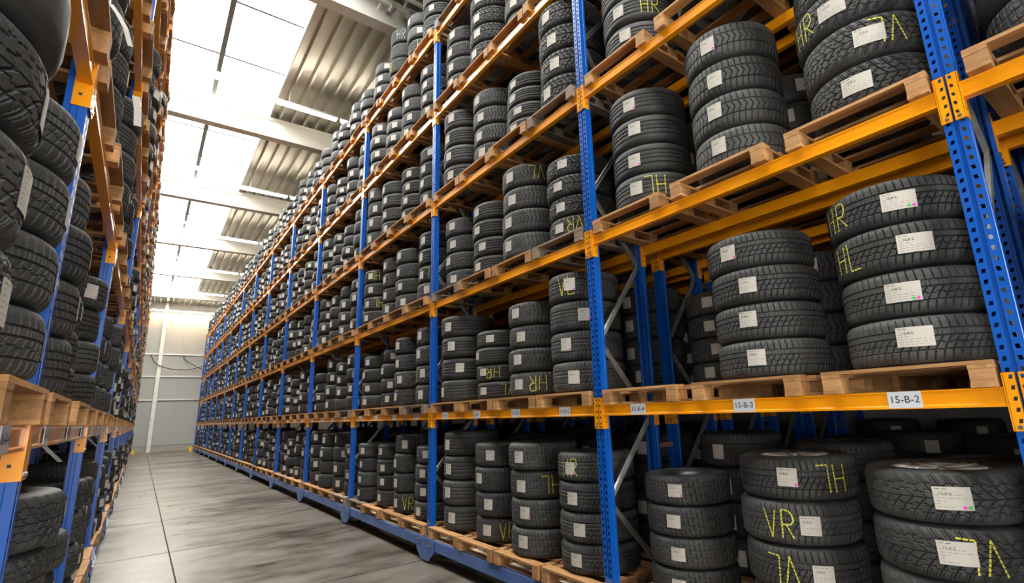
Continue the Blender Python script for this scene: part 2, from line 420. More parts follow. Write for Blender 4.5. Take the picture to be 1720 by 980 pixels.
def hole_strip(mb, x, y0, y1, z0, z1, hc, pitch, hw, hh, m_, zoff=0.0, skew=0.0):
    """a strip in plane x with one column of holes centred at hc"""
    z = z0; k = 0
    yl, yr = hc-hw/2, hc+hw/2
    while True:
        c = z0+zoff+pitch*(k+.5)
        if c+hh/2 > z1: break
        if c-hh/2 > z: mb.quad([(x, y1, z), (x, y0, z), (x, y0, c-hh/2), (x, y1, c-hh/2)], m_)
        mb.quad([(x, yl, c-hh/2), (x, y0, c-hh/2), (x, y0, c+hh/2), (x, yl+skew, c+hh/2)], m_)
        mb.quad([(x, y1, c-hh/2), (x, yr, c-hh/2), (x, yr+skew, c+hh/2), (x, y1, c+hh/2)], m_)
        z = c+hh/2; k += 1
    mb.quad([(x, y1, z), (x, y0, z), (x, y0, z1), (x, y1, z1)], m_)
def upright_mesh():
    mb = MB(); h = PW/2; g0 = .009; z0, z1 = 0.0, 1.0
    P = 0.053
    hole_strip(mb, 0, -h, -g0, 0.18, PH, -.031, P, .016, .022, M_blue, 0, .004)
    hole_strip(mb, 0, g0, h, 0.18, PH, .031, P, .016, .022, M_blue, 0, -.004)
    for a, b_ in (((0, -g0), (.012, -g0+.003)), ((.012, -g0+.003), (.012, g0-.003)), ((.012, g0-.003), (0, g0)),
                  ((.03, -h), (0, -h)), ((.034, -h+.004), (.03, -h)), ((.052, -h+.004), (.034, -h+.004)), ((.056, -h), (.052, -h+.004)), ((PD, -h), (.056, -h)), ((PD, -h+.02), (PD, -h)),
                  ((0, h), (.03, h)), ((.03, h), (.034, h-.004)), ((.034, h-.004), (.052, h-.004)), ((.052, h-.004), (.056, h)), ((.056, h), (PD, h)), ((PD, h), (PD, h-.02))):
        mb.quad([(a[0], a[1], .18), (b_[0], b_[1], .18), (b_[0], b_[1], PH), (a[0], a[1], PH)], M_blue)
    # foot plate with splice bolts
    mb.box(-.004, -.001, -.04, .04, .30, .50, M_rail)
    for z in (.34, .40, .46):
        for y in (-.025, .025): mb.box(-.010, -.003, y-.008, y+.008, z-.008, z+.008, M_zinc)
    return mb.mesh('upright')
ME_up = upright_mesh()
def beam_mesh(L):
    mb = MB()
    prof = [(-.001, 0), (-.001, -.007), (.004, -.012), (.004, -.072), (-.004, -.078), (-.004, -.090), (.045, -.090), (.045, 0)]
    mb.prism(prof[::-1], 'y', -L/2, L/2, M_orange)
    return mb.mesh('beam')
ME_beam = {2.7: beam_mesh(2.7), 3.3: beam_mesh(3.3)}
def connector_mesh(sgn):
    """sgn=+1: sits at the +y end of a beam, plate reaching further +y over the post face; beam end at y=0"""
    mb = MB(); w = .046; s = sgn
    y0, y1 = (0, w) if s > 0 else (-w, 0)
    hole_strip(mb, -.008, y0, y1, -.20, .065, (y0+y1)/2+.004*s, .050, .014, .019, M_orange, .020, .004*s)
    mb.box(-.008, -.0045, y0, y0+.002, -.20, .065, M_orange); mb.box(-.008, -.0045, y1-.002, y1, -.20, .065, M_orange)
    a = 0
    mb.box(-.008, .055, min(a, a-.005*s), max(a, a-.005*s), -.20, .065, M_orange)
    mb.prism([((y0+y1)/2+.010*math.cos(PI*q/4), -.182+.010*math.sin(PI*q/4)) for q in range(8)], 'x', -.014, -.007, M_zinc)
    mb.box(-.0035, -.002, (y0+y1)/2-.018, (y0+y1)/2+.018, -.18, .045, M_dark)  # dark sheet standing in for the shade inside the plate holes
    for z in (.03, -.15): mb.box(.024, .036, min(a-.0045*s, a-.0057*s), max(a-.0045*s, a-.0057*s), z, z+.012, M_dark)
    return mb.mesh('beam_connector')
ME_con = {1: connector_mesh(1), -1: connector_mesh(-1)}
def font_verts(txt, size, name='t'):
    c = bpy.data.curves.new(name, 'FONT'); c.body = txt; c.size = size; c.align_x = 'CENTER'; c.align_y = 'CENTER'; c.resolution_u = 3
    o = bpy.data.objects.new(name, c); COL.objects.link(o)
    dg = bpy.context.evaluated_depsgraph_get(); me = bpy.data.meshes.new_from_object(o.evaluated_get(dg))
    vs = [tuple(v.co[:2]) for v in me.vertices]; fs = [tuple(p.vertices) for p in me.polygons]
    bpy.data.objects.remove(o); bpy.data.curves.remove(c); bpy.data.meshes.remove(me)
    return vs, fs
def plate_mesh(txt, w=.155, h=.085):
    mb = MB(); mb.box(-.0045, -.001, -w/2, w/2, -h/2, h/2, M_plate)
    if txt:
        vs, fs = font_verts(txt, .052)
        i = len(mb.v); k = mb.mi(M_ink)
        mb.v += [(-.0052, -u, v) for u, v in vs]; mb.f += [tuple(i+a for a in f) for f in fs]; mb.m += [k]*len(fs)
    return mb.mesh('location_label')
ME_plate0 = plate_mesh(None, .10, .08)

F_NODE = [1.075, 2.449, 3.89, 5.60, 7.0]; R_NODE = [0.45, 1.76, 3.24, 4.70, 6.35, 7.75]
BR = [(R_NODE[i], F_NODE[i]) for i in range(5)]+[(R_NODE[i+1], F_NODE[i]) for i in range(5)]
def brace_mesh(zr, zf):
    mb = MB(); a = (PD-.02, 0, zf); b_ = (FD-PD+.02, 0, zr)
    mb.bar(a, b_, .004, .036, M_galv, (0, 0, 1)) if False else None
    up = Vector((0, 1, 0))
    mb.bar((a[0], .012, a[2]), (b_[0], .012, b_[2]), .036, .004, M_galv, up)
    d = (Vector(b_)-Vector(a)).normalized(); nrm = d.cross(up)
    for sg in (-1, 1):
        q = nrm*(.017*sg)
        mb.bar(Vector(a)+q, Vector(b_)+q, .004, .026, M_galv, up)
    for p in (a, b_): mb.box(p[0]-.010, p[0]+.010, -.045, .045, p[2]-.010, p[2]+.010, M_zinc)
    return mb.mesh('brace')
ME_br = [brace_mesh(*q) for q in BR]
def bracket_mesh():
    mb = MB()
    mb.prism([(-.24, .13), (-.115, .03), (.115, .03), (.24, .13), (.24, .298), (-.24, .298)], 'x', -.058, -.046, M_rail)
    for s in (-1, 1):
        for z in (.265, .225):
            for y in (.19, .14): mb.box(-.070, -.057, s*y-.011, s*y+.011, z-.011, z+.011, M_zinc)
    mb.box(-.046, .7, -.02, .02, .07, .12, M_rail)
    return mb.mesh('wheel_bracket')
ME_bk = bracket_mesh()
mb = MB(); mb.lathe([(0.0, -.03), (.11, -.03), (.12, -.02), (.12, .02), (.11, .03), (0, .03)], 16, M_dark)
ME_wheel = mb.mesh('wheel')
def rail_mesh(L):
    mb = MB()
    mb.box(-.04, -.034, -L/2, L/2, .165, .285, M_rail); mb.box(-.034, .02, -L/2, L/2, .165, .171, M_rail); mb.box(-.034, .02, -L/2, L/2, .279, .285, M_rail)
    return mb.mesh('base_rail')

def rack(name, x0, s, posts, label, back=True, nb_back=(0, 6), levels_back=5, plates=None):
    root = empty(name, (x0, (posts[0]), 0)); tag(root, label, 'pallet rack', 'pallet racks beside the aisle' if 0 else None)
    oy = posts[0]; rz = 0 if s > 0 else PI
    def P(nm, me, X, y, z, flip=False, par=root):
        o = obj(nm, me, par, (s*X, y-oy, z), rz+(PI if flip else 0)); return o
    def beam(X, y0, y1, lv, flip, pl=None):
        L = y1-y0-PW; L = min((2.7, 3.3), key=lambda q: abs(q-L)); yc = (y0+PW+y1)/2
        bo = P('beam', ME_beam[L], X, yc, BTOP[lv-1], flip)
        for e in (1, -1): obj('beam_connector', ME_con[e], bo, (0, e*L/2, 0))
        if pl:
            for yy, t_ in pl:
                me = plate_mesh(t_) if t_ else ME_plate0
                obj('location_label', me, bo, (0, (yy-yc)*(1 if rz == 0 else -1), -.043))
    def frame(X, y, full=True):
        P('upright', ME_up, X, y+PW/2, 0); P('upright', ME_up, X+FD, y+PW/2, 0, True)
        for i, me in enumerate(ME_br):
            P('brace', me, X, y+PW/2, 0)
    nb = len(posts)-1
    for i, y in enumerate(posts): frame(0, y)
    for i in range(nb):
        for lv in range(1, 6):
            pl = None
            if lv == 1: pl = plates(i, posts) if plates else None
            beam(0, posts[i], posts[i+1], lv, False, pl); beam(FD, posts[i], posts[i+1], lv, True)
    if back:
        a, b_ = nb_back
        for i in range(a, b_+1): frame(.943, posts[i])
        for i in range(a, b_):
            for lv in range(1, levels_back+1): beam(.943, posts[i], posts[i+1], lv, False); beam(1.653, posts[i], posts[i+1], lv, True)
        for i in range(a, b_+1):
            for z in (1.49, 4.2, 6.9):
                mb = MB(); mb.box(FD-.01, .95, -.012, .012, z-.02, z+.02, M_spacer); P('frame_spacer', mb.mesh('frame_spacer'), 0, posts[i]+PW/2, 0)
    # carriage
    for i in range(nb):
        L = posts[i+1]-posts[i]
        yc = posts[i]+PW/2+L/2
        P('base_rail', rail_mesh(L-.01), 0, yc, 0)
        P('base_rail', rail_mesh(L-.01), FD if not back else 1.653, yc, 0, True)
        mb = MB(); mb.box(-.01, .13, -L/2+.06, L/2-.06, .287, .300, M_deck); P('deck_board', mb.mesh('deck_board'), 0, yc, 0)
        mb = MB(); mb.box(.16, (FD if not back else 1.653)-.0, -L/2+.06, L/2-.06, .285, .298, M_deck); P('deck_board', mb.mesh('deck_board'), 0, yc, 0)
    for y in posts:
        P('wheel_bracket', ME_bk, 0, y+PW/2, 0)
        w = P('wheel', ME_wheel, .22, y+PW/2, .12); w.rotation_euler = (PI/2, 0, PI/2)
    return root

def plates_right(i, posts):
    b_ = i-1; out = []
    if b_ == 0: return [(0.515, '15-B-2'), (1.447, '15-B-3'), (2.391, '15-B-4')]
    n_ = 3 if posts[i+1]-posts[i] < 3 else 4
    if b_ < 0: return [(posts[i]+.55+.9*k, '15-B-1') for k in range(3)][:0]
    for k in range(n_):
        t_ = '15-B-%d' % (5+4*(b_-1)+k) if b_ <= 3 else None
        out.append((posts[i]+.1+.42+(.93 if n_ == 3 else .825)*k, t_))
    return out
def plates_left(i, posts):
    n_ = 3 if posts[i+1]-posts[i] < 3 else 4
    return [(posts[i]+.1+.42+(.93 if n_ == 3 else .825)*k, '16-A-%d' % (2+3*i+k) if i < 2 else None) for k in range(n_)]
XLF = -3.469
rackR = rack('pallet_rack', 0.0, 1, POST, 'long blue and orange mobile pallet rack along the right of the aisle', True, (0, 9), 5, plates_right)
rackB = rack('pallet_rack', 1.87, 1, POST[:8], 'blue and orange pallet rack standing in the dark behind the right rack', True, (0, 7), 5, None)
rackC = rack('pallet_rack', 3.73, 1, POST[:6], 'farthest blue and orange pallet rack, glimpsed through the two racks in front', True, (0, 5), 5, None)
rackL = rack('pallet_rack', XLF, -1, POSTL, 'long blue and orange pallet rack close along the left of the aisle', True, (0, 9), 5, plates_left)
for x, lab in ((-.10, 'small yellow corner bumper at the far foot of the right rack'), (XLF+.10, 'small yellow corner bumper at the far foot of the left rack')):
    mb = MB(); mb.prism([(-.12, .0), (.12, .0), (.12, .22), (.06, .28), (-.06, .28), (-.12, .22)], 'y', -.15, .15, M_yellow)
    mb.box(-.05, .05, -.05, .05, .02, .20, M_dark)
    o = obj('corner_bumper', mb.mesh('corner_bumper'), None, (x, 46.2-(1 if x > -1 else 0)*.6, 0)); tag(o, lab, 'bumper')

# ------------------------------------------------------------------ tyres
R0, H0 = 0.39, 0.30
def sm(x): return np.clip(x, 0, 1)
def groove(phase, w, soft):
    """depth 1 inside |frac-.5|<w/2"""
    f = np.abs(phase-np.floor(phase)-.5)
    return sm((w/2+soft/2-f)/soft)
def circ(v, c, w, soft=.024): return sm((w/2+soft/2-np.abs(v-c))/soft)
def pat(kind, th, v):
    T = th/(2*PI); a = np.abs(v); S = .07
    if kind == 0:     # asymmetric winter: straight slots above, swept blocks below
        d = np.maximum(circ(v, .44, .06), circ(v, .12, .05))
        d = np.maximum(d, groove(60*T+.35*v, .15, S)*(v > .47))
        d = np.maximum(d, groove(120*T, .14, .12)*(v > .15)*(v < .41)*.45)
        sw = 60*T+.9*np.clip(.12-v, 0, 1)**.75*2.0
        d = np.maximum(d, groove(sw, .15, S)*(v < .09)*(v > -.52))
        zz = -.52+.05*np.sign(np.sin(30*2*PI*T))
        d = np.maximum(d, circ(v, -.20+.035*np.sign(np.sin(2*PI*(sw/2))), .035)*.9)
        d = np.maximum(d, circ(v, -.52, .045))
        d = np.maximum(d, groove(60*T-.6*v, .17, S)*(v < -.55))
    elif kind == 1:   # directional with sweeping arcs
        ph = 40*T+1.7*a**.62
        d = groove(ph, .13, S)
        d = np.maximum(d, circ(v, 0, .035))
        d = np.maximum(d, circ(a, .30+.045*np.sign(np.sin(PI*ph)), .035))
        d = np.maximum(d, circ(a, .60+.045*np.sign(np.sin(PI*ph)), .035))
        d = np.maximum(d, groove(80*T+3.4*a**.62, .12, .1)*(a > .66)*.6)
    elif kind == 2:   # four ribs
        d = np.maximum.reduce([circ(v, c, .07) for c in (-.5, -.17, .17, .5)])
        d = np.maximum(d, groove(60*T, .14, S)*(a > .64))
        d = np.maximum(d, groove(60*T+1.0*v, .09, .1)*(a < .48)*.6)
    elif kind == 3:   # herringbone
        d = circ(a, .40, .05)
        d = np.maximum(d, groove(52*T+1.5*a, .14, S)*(a < .38))
        d = np.maximum(d, groove(52*T+.3*a+.3, .16, S)*(a > .44))
    else:             # block winter
        d = np.maximum(circ(a, .26, .05), circ(a, .62, .035)*.8)
        d = np.maximum(d, groove(56*T+.3*v, .14, S))
        d = np.maximum(d, groove(112*T+.9*a, .12, .12)*.3)
    return d
def profile(nt=62):
    """list of (r, z, tread flag, vnorm) from the top bead round the outside to the bottom bead"""
    top = [(.245, .118), (.25, .132), (.262, .142), (.285, .1475), (.315, .149), (.340, .146), (.358, .140), (.370, .133)]
    P = []
    for r_, z in top: P.append((r_, z, 0, 1))
    for i in range(nt+1):
        v = 1-2*i/nt; z = .127*v
        rr = .39-.004*v*v-.010*max(0, (abs(v)-.72)/.28)**2.2
        P.append((rr, z, 1, v))
    for r_, z in top[::-1]: P.append((r_, -z, 0, -1))
    return P
def tyre_arrays(kind, N, nt=62):
    P = profile(nt); q = len(P)
    r_ = np.array([p[0] for p in P]); z = np.array([p[1] for p in P]); tf = np.array([p[2] for p in P]); v = np.array([p[3] for p in P])
    th = np.arange(N)*2*PI/N
    TH, V = np.meshgrid(th, v, indexing='ij'); TF = np.broadcast_to(tf, TH.shape)
    d = pat(kind, TH, V)*TF*np.where(np.abs(V) > .97, .6, 1)
    Rr = r_[None, :]-.0095*d
    X = Rr*np.cos(TH); Y = Rr*np.sin(TH); Z = np.broadcast_to(z, TH.shape)
    vs = np.stack([X, Y, Z], -1).reshape(-1, 3)
    i = np.arange(N)[:, None]; j = np.arange(q-1)[None, :]; i2 = (i+1) % N
    F = np.stack([i*q+j, i*q+j+1, i2*q+j+1, i2*q+j], -1).reshape(-1, 4)
    # inner tube between beads
    i = np.arange(N); i2 = (i+1) % N
    F2 = np.stack([i*q+q-1, i*q, i2*q, i2*q+q-1], -1)
    return vs, np.concatenate([F, F2]), TH, V, q, N
def np_mesh(name, vs, fs, mats, mi=None, smooth=True, uv=None):
    me = bpy.data.meshes.new(name); k = fs.shape[1]
    me.vertices.add(len(vs)); me.vertices.foreach_set('co', np.ascontiguousarray(vs, np.float32).ravel())
    me.loops.add(fs.size); me.loops.foreach_set('vertex_index', np.ascontiguousarray(fs, np.int32).ravel())
    me.polygons.add(len(fs)); me.polygons.foreach_set('loop_start', np.arange(0, fs.size, k, dtype=np.int32))
    for mm in mats: me.materials.append(mm)
    if mi is not None: me.polygons.foreach_set('material_index', np.ascontiguousarray(mi, np.int32))
    me.polygons.foreach_set('use_smooth', np.full(len(fs), smooth))
    me.update(calc_edges=True); me.validate()
    if uv is not None:
        l_ = me.uv_layers.new(name='UVMap'); l_.data.foreach_set('uv', np.ascontiguousarray(uv[fs.ravel()], np.float32).ravel())
    return me
ME_tyre = []; ME_tyre_mid = []
for kind in range(10):
    MLIST = ME_tyre if kind < 5 else ME_tyre_mid
    vs, fs, TH, V, q, N = tyre_arrays(kind % 5, 760 if kind < 5 else 300, 62 if kind < 5 else 28)
    uv = np.stack([TH*R0, V*.13], -1).reshape(-1, 2)
    MLIST.append(np_mesh('tyre', vs, fs, [M_rub], None, True, uv))
    me_ = MLIST[-1]; q_ = q-1; fl = np.ones(len(fs), bool); jj = np.arange(N*q_) % q_; fl[:N*q_] = (jj < 8) | (jj >= q_-8); me_.polygons.foreach_set('use_smooth', fl)

# wheels inside the tyres
def rim_mesh(kind):
    mb = MB(); mm = {0: M_alloy, 1: M_steelrim, 2: M_greyrim}[kind]
    mb.lathe([(.238, .128), (.250, .130), (.252, .120), (.236, .112), (.228, .10), (.205, .06), (.200, -.06), (.236, -.112), (.252, -.120), (.250, -.130), (.238, -.128), (.215, -.09), (.190, -.05), (.190, .05), (.218, .10)], 40, mm, closed=True)
    if kind == 0:
        mb.lathe([(0, .118), (.035, .118), (.055, .108), (.06, .08), (0.0, .075)], 24, mm)
        for k in range(5):
            for dlt in (-.16, .16):
                a = 2*PI*k/5+dlt; a2 = 2*PI*k/5+dlt*.9
                mb.bar((.045*math.cos(2*PI*k/5), .045*math.sin(2*PI*k/5), .118), (.226*math.cos(a2), .226*math.sin(a2), .130), .026, .022, mm)
    else:
        zo = .045 if kind == 2 else 0
        mb.lathe([(r1, z1+zo) for r1, z1 in ((0, .055), (.05, .055), (.06, .075), (.11, .082), (.15, .05), (.198, .04), (.198, .03), (.15, .038), (.11, .07), (.0, .045))], 32, mm)
        for k in range(10):
            a = 2*PI*k/10; mb.box(.16*math.cos(a)-.014, .16*math.cos(a)+.014, .16*math.sin(a)-.014, .16*math.sin(a)+.014, .048+zo, .0505+zo, M_dark)  # disc holes drawn as dark squares, their shade put into the colour
        for k in range(5):
            a = 2*PI*k/5; mb.box(.08*math.cos(a)-.008, .08*math.cos(a)+.008, .08*math.sin(a)-.008, .08*math.sin(a)+.008, .078+zo, .090+zo, M_zinc)
    return mb.mesh('wheel_rim', True)
ME_rim = [rim_mesh(k) for k in range(3)]

# paper tags bent on the tread
def bend(u, v, dr): 
    a = u/R0; return ((R0+dr)*math.cos(a), (R0+dr)*math.sin(a), v)
def tag_mesh(w, h, txt, dots, seed):
    rnd = random.Random(seed); mb = MB()
    tilt = rnd.uniform(-.05, .05)
    def B(u, v, dr): return bend(u*math.cos(tilt)-v*math.sin(tilt), u*math.sin(tilt)+v*math.cos(tilt), dr)
    n_ = 6
    for i in range(n_):
        a, b_ = -w/2+w*i/n_, -w/2+w*(i+1)/n_
        mb.quad([B(a, -h/2, .003), B(b_, -h/2, .003), B(b_, h/2, .003), B(a, h/2, .003)], M_paper)
        mb.quad([B(a, h/2, .0015), B(b_, h/2, .0015), B(b_, -h/2, .0015), B(a, -h/2, .0015)], M_paper)
    def line(u0, u1, v, t_):
        mb.quad([B(u0, v-t_/2, .0036), B(u1, v-t_/2, .0036), B(u1, v+t_/2, .0036), B(u0, v+t_/2, .0036)], M_ink)
    if txt:
        vs, fs = font_verts(txt, h*.16); i0 = len(mb.v); k = mb.mi(M_ink)
        mb.v += [B(u-w*.18, v_+h*.20, .0036) for u, v_ in vs]; mb.f += [tuple(i0+a for a in f) for f in fs]; mb.m += [k]*len(fs)
    rows = 7
    for i in range(rows):
        v = h*(.40-.78*i/(rows-1)); 
        if txt and i == 1: continue
        u = -w*.44
        while u < w*.40:
            L = rnd.uniform(.008, .026); line(u, min(u+L, w*.44), v, .0016 if i else .003); u += L+rnd.uniform(.003, .012)
            if rnd.random() < .2: break
    line(-w*.46, w*.46, h*.0, .0008)
    for k, mm in enumerate(dots):
        cu, cv = w*.40-.022*k, -h*.38
        mb.quad([B(cu+.009*math.cos(2*PI*q/10), cv+.009*math.sin(2*PI*q/10), .0042) for q in range(10)], mm)
    return mb.mesh('paper_tag')
ME_tag = {('B', d): tag_mesh(.175, .12, '15-B-2', dd, 3) for d, dd in ((0, []), (1, [M_mag, M_grn]))}
ME_tag.update({('A', d): tag_mesh(.165, .125, '15-A-2', dd, 5) for d, dd in ((0, []), (1, [M_grn, M_mag]))})
ME_tag.update({('C', d): tag_mesh(.125, .125, '15-B-3', dd, 8) for d, dd in ((0, []), (1, [M_mag]))})
ME_tag.update({('D', 0): tag_mesh(.115, .13, None, [], 11), ('D', 1): tag_mesh(.115, .13, None, [M_mag], 12)})

# chalk marks
GL = {'H': [[(0, 0), (0, 1)], [(.5, 0), (.5, 1)], [(0, .5), (.5, .5)]],
      'L': [[(0, 1), (0, 0), (.55, 0)]],
      'R': [[(0, 0), (0, 1), (.35, 1), (.48, .85), (.48, .65), (.35, .5), (0, .5)], [(.15, .5), (.5, 0)]],
      'V': [[(0, 1), (.28, 0), (.56, 1)]]}
def chalk_mesh(txt, flip, m_, size, seed):
    return [chalk_letter(ch, k, flip, m_, size, seed+k) for k, ch in enumerate(txt)]
def chalk_letter(ch, k, flip, m_, size, seed):
    rnd = random.Random(seed); mb = MB(); hh = size; strokes = []
    if 1:
        for st in GL[ch]:
            pts = [((x*.8+k*.62)*hh+rnd.uniform(-.006, .006), (y-.5)*hh+rnd.uniform(-.005, .005)) for x, y in st]
            strokes.append(pts)
    cx = .45*hh
    for pts in strokes:
        for a, b_ in zip(pts[:-1], pts[1:]):
            L = math.dist(a, b_); n_ = max(1, int(L/.022))
            dx, dy = (b_[0]-a[0])/L, (b_[1]-a[1])/L
            for i in range(n_):
                s0 = L*i/n_; s1 = L*(i+1)/n_-.005*(1 if n_ > 1 else 0); w = rnd.uniform(.0035, .0055)
                q = [(a[0]+dx*s0-dy*w, a[1]+dy*s0+dx*w), (a[0]+dx*s1-dy*w, a[1]+dy*s1+dx*w), (a[0]+dx*s1+dy*w, a[1]+dy*s1-dx*w), (a[0]+dx*s0+dy*w, a[1]+dy*s0-dx*w)]
                sg = -1 if flip else 1
                mb.quad([bend(sg*(u-cx), sg*v, .0022) for u, v in q[::-1]], m_)
    return mb.mesh('chalk_mark')
ME_chalk = {}
for nm in ('HL', 'HR', 'VR', 'VL'):
    for fl in (0, 1): ME_chalk[(nm, fl)] = chalk_mesh(nm, fl, M_chalk, .185, 3*len(ME_chalk))
ME_chalk[('W', 0)] = chalk_mesh('HR', 0, M_chalkw, .19, 77)

# loose paper slips hanging out of the left rack
def slip(pts, w, label):
    mb = MB(); up = Vector((w, .02, .01))
    for a, b_ in zip(pts[:-1], pts[1:]):
        a = Vector(a); b_ = Vector(b_)
        mb.quad([a, b_, b_+up, a+up], M_paper); e = Vector((0, .001, 0)); mb.quad([a+up+e, b_+up+e, b_+e, a+e], M_paper)
    tag(obj('paper_slip', mb.mesh('paper_slip')), label, 'paper', None)
slip([(-3.483, 2.435, 3.867), (-3.452, 2.43, 3.822), (-3.415, 2.428, 3.758), (-3.386, 2.43, 3.668)], .020, 'long white paper slip hanging out beside the left rack above its first post')
slip([(-3.463, 4.20, 4.355), (-3.440, 4.20, 4.24), (-3.427, 4.20, 4.11)], .045, 'short white paper slip hanging between tyres high on the left rack')

# ------------------------------------------------------------------ pallets
def pallet_pieces():
    W, D = .79, .80; P = []
    xs_ = np.linspace(-D/2+.05, D/2-.05, 4)
    for i, x in enumerate(xs_): P.append(('deck_board', (x-.05, x+.05, -W/2, W/2, .108, .127), 0))
    for y in (-1, 1): P.append(('stringer_board', (-D/2, D/2, y*(W/2-.05)-.05, y*(W/2-.05)+.05, .089, .1075), 1))
    for y in (-1, 1):
        for x in (-D/2+.065, 0, D/2-.065): P.append(('block', (x-.064, x+.064, y*(W/2-.05)-.048, y*(W/2-.05)+.048, .019, .0885), 0))
        P.append(('bottom_board', (-D/2, D/2, y*(W/2-.05)-.05, y*(W/2-.05)+.05, 0, .0185), 1))
    return P
PP = pallet_pieces()
def pallet_part_meshes(mA, mB_):
    out = []
    for nm, b6, ax in PP:
        mb = MB(); mb.box(*b6, mB_ if ax else mA); out.append((nm, mb.mesh(nm)))
    return out
PM = {0: pallet_part_meshes(M_wood, M_woodx), 1: pallet_part_meshes(M_woodold, M_woodold)}
def pallet_joined(mA, mB_):
    mb = MB()
    for nm, b6, ax in PP: mb.box(*b6, mB_ if ax else mA)
    return mb
ME_pal = {0: pallet_joined(M_wood, M_woodx).mesh('pallet'), 1: pallet_joined(M_woodold, M_woodold).mesh('pallet')}
PALT = pallet_joined(M_wood, M_woodx); PAL_V = np.array(PALT.v); PAL_F = np.array(PALT.f)

# ------------------------------------------------------------------ stock plan
# measured stacks of the right rack: (bay, level, slot): (cx, dy, r, h)
MEAS = {(0,0,2):(0.46,-0.1,0.34,0.222),(0,0,1):(0.48,-0.05,0.37,0.268),(0,0,0):(0.42,0.03,0.37,0.262),(0,1,1):(0.39,-0.03,0.37,0.253),(0,1,0):(0.38,-0.02,0.37,0.262),(0,2,2):(0.38,-0.06,0.36,0.28),
(0,2,1):(0.38,0,0.36,0.292),(0,2,0):(0.38,-0.04,0.37,0.28),(0,3,2):(0.38,-0.03,0.36,0.28),(1,0,0):(0.38,0,0.365,0.258),(1,0,1):(0.36,0,0.375,0.275),(1,0,2):(0.38,-0.03,0.36,0.27),
(1,0,3):(0.38,0,0.36,0.3),(1,1,0):(0.36,0.03,0.365,0.295),(1,1,1):(0.38,0,0.37,0.257),(1,1,2):(0.4,-0.06,0.355,0.207),(1,1,3):(0.36,0.03,0.37,0.287),(1,2,0):(0.36,0,0.36,0.222),
(1,2,1):(0.36,0.03,0.385,0.287),(1,2,2):(0.38,0,0.365,0.242),(1,2,3):(0.4,0,0.365,0.255),(1,3,0):(0.36,0.06,0.38,0.317),(1,3,1):(0.4,-0.06,0.365,0.207),(1,3,2):(0.4,0,0.37,0.27),
(1,3,3):(0.36,0,0.37,0.295),(1,4,2):(0.36,0,0.37,0.28),(1,4,3):(0.38,0,0.365,0.277),(2,0,0):(0.4,0,0.36,0.248),(2,0,1):(0.4,0,0.355,0.285),(2,0,2):(0.4,0,0.325,0.243),
(2,0,3):(0.38,-0.03,0.36,0.243),(2,1,0):(0.38,0,0.365,0.285),(2,1,1):(0.38,0,0.375,0.272),(2,1,2):(0.4,-0.03,0.315,0.247),(2,1,3):(0.38,0,0.35,0.24),(2,2,0):(0.38,0,0.355,0.277),
(2,2,1):(0.36,0.06,0.37,0.262),(2,2,3):(0.36,0,0.365,0.267),(2,3,0):(0.38,0,0.365,0.255),(2,3,1):(0.4,0,0.365,0.25),(2,3,2):(0.36,0,0.37,0.262),(2,3,3):(0.36,0,0.37,0.31),
(2,4,0):(0.36,0,0.36,0.252),(2,4,1):(0.36,0,0.36,0.275),(2,4,2):(0.38,0,0.365,0.27),(2,4,3):(0.36,0,0.365,0.285),(2,5,1):(0.4,-0.06,0.34,0.282),(2,5,2):(0.38,0,0.35,0.34),
(2,5,3):(0.38,0,0.36,0.27)}
KIND = {(0,0,2):4,(0,0,1):0,(0,0,0):1,(0,1,1):0,(0,1,0):0,(0,2,2):2,(0,2,1):3,(0,2,0):1,(0,3,2):2,(1,0,0):0,(1,0,1):4,(1,0,2):3,(1,0,3):2,(1,1,0):0,(1,1,1):3,(1,1,2):2,(1,1,3):2,(1,2,0):1,(1,2,1):3,(1,2,2):2,(1,2,3):4,(1,3,0):1,(1,3,1):2,(1,3,2):3,(1,4,2):1}
# tag positions, pixel column of each tyre's tag top to bottom turned into a bearing below
TAGX = {(0,1,0):(1513,1536,1512,1539),(0,1,1):(1223,1255,1255,1272),(0,0,2):(1133,1130,1139,1140),(0,0,1):(1321,1366,1385,1370),(0,0,0):(1600,1607,1600,1600),
(0,2,2):(1056,1065,1065,1068),(0,2,1):(1187,1198,1198,1205),(0,2,0):(1395,1398,1461,1437),(0,3,2):(1040,1040,1038,1050),(1,0,0):(960,963,975,970),(1,0,1):(872,874,880,877),(1,0,2):(824,806,820,818),
(1,0,3):(750,752,752,757),(1,1,0):(958,981,950,963),(1,1,1):(866,873,871,872),(1,1,2):(822,803,812,811),(1,1,3):(753,758,771,743),(1,2,0):(943,938,939,937)}
# chalk: (bay, level, slot, row from the top): (text, flipped, column)
CHALK = {(0,0,1,0):('HL',1,1395),(0,0,1,1):('VR',0,1310),(0,0,1,2):('VL',1,1318),(0,0,0,1):('VL',1,1655),(0,1,0,0):('HR',0,1404),(0,1,0,1):('HL',0,1420),
(0,2,2,3):('HL',1,1103),(0,2,0,2):('VL',1,1495),(0,2,0,1):('HR',0,1352),(1,0,1,1):('HL',1,925),(1,0,2,3):('VR',0,850),(1,0,0,0):('HR',0,958),(1,1,0,0):('VL',0,950),(1,1,2,2):('HR',1,830),(1,1,2,3):('VL',1,852),
(1,1,1,3):('HR',1,905),(1,2,1,0):('VL',1,903),(1,2,0,3):('VR',1,965),(2,0,1,3):('VR',0,683),(2,2,3,0):('HL',1,632),(0,3,2,2):('HR',0,1090)}
SLAB = {(-1): 'bay'}
def slots(posts, i):
    short = posts[i+1]-posts[i] < 3; y = posts[i]+PW
    return [y+.41+.925*k for k in range(3)] if short else [y+.425+.822*k for k in range(4)]
stacks = []   # dict: rack, bay, level, slot, cx, cy, z, r, h, kind, s
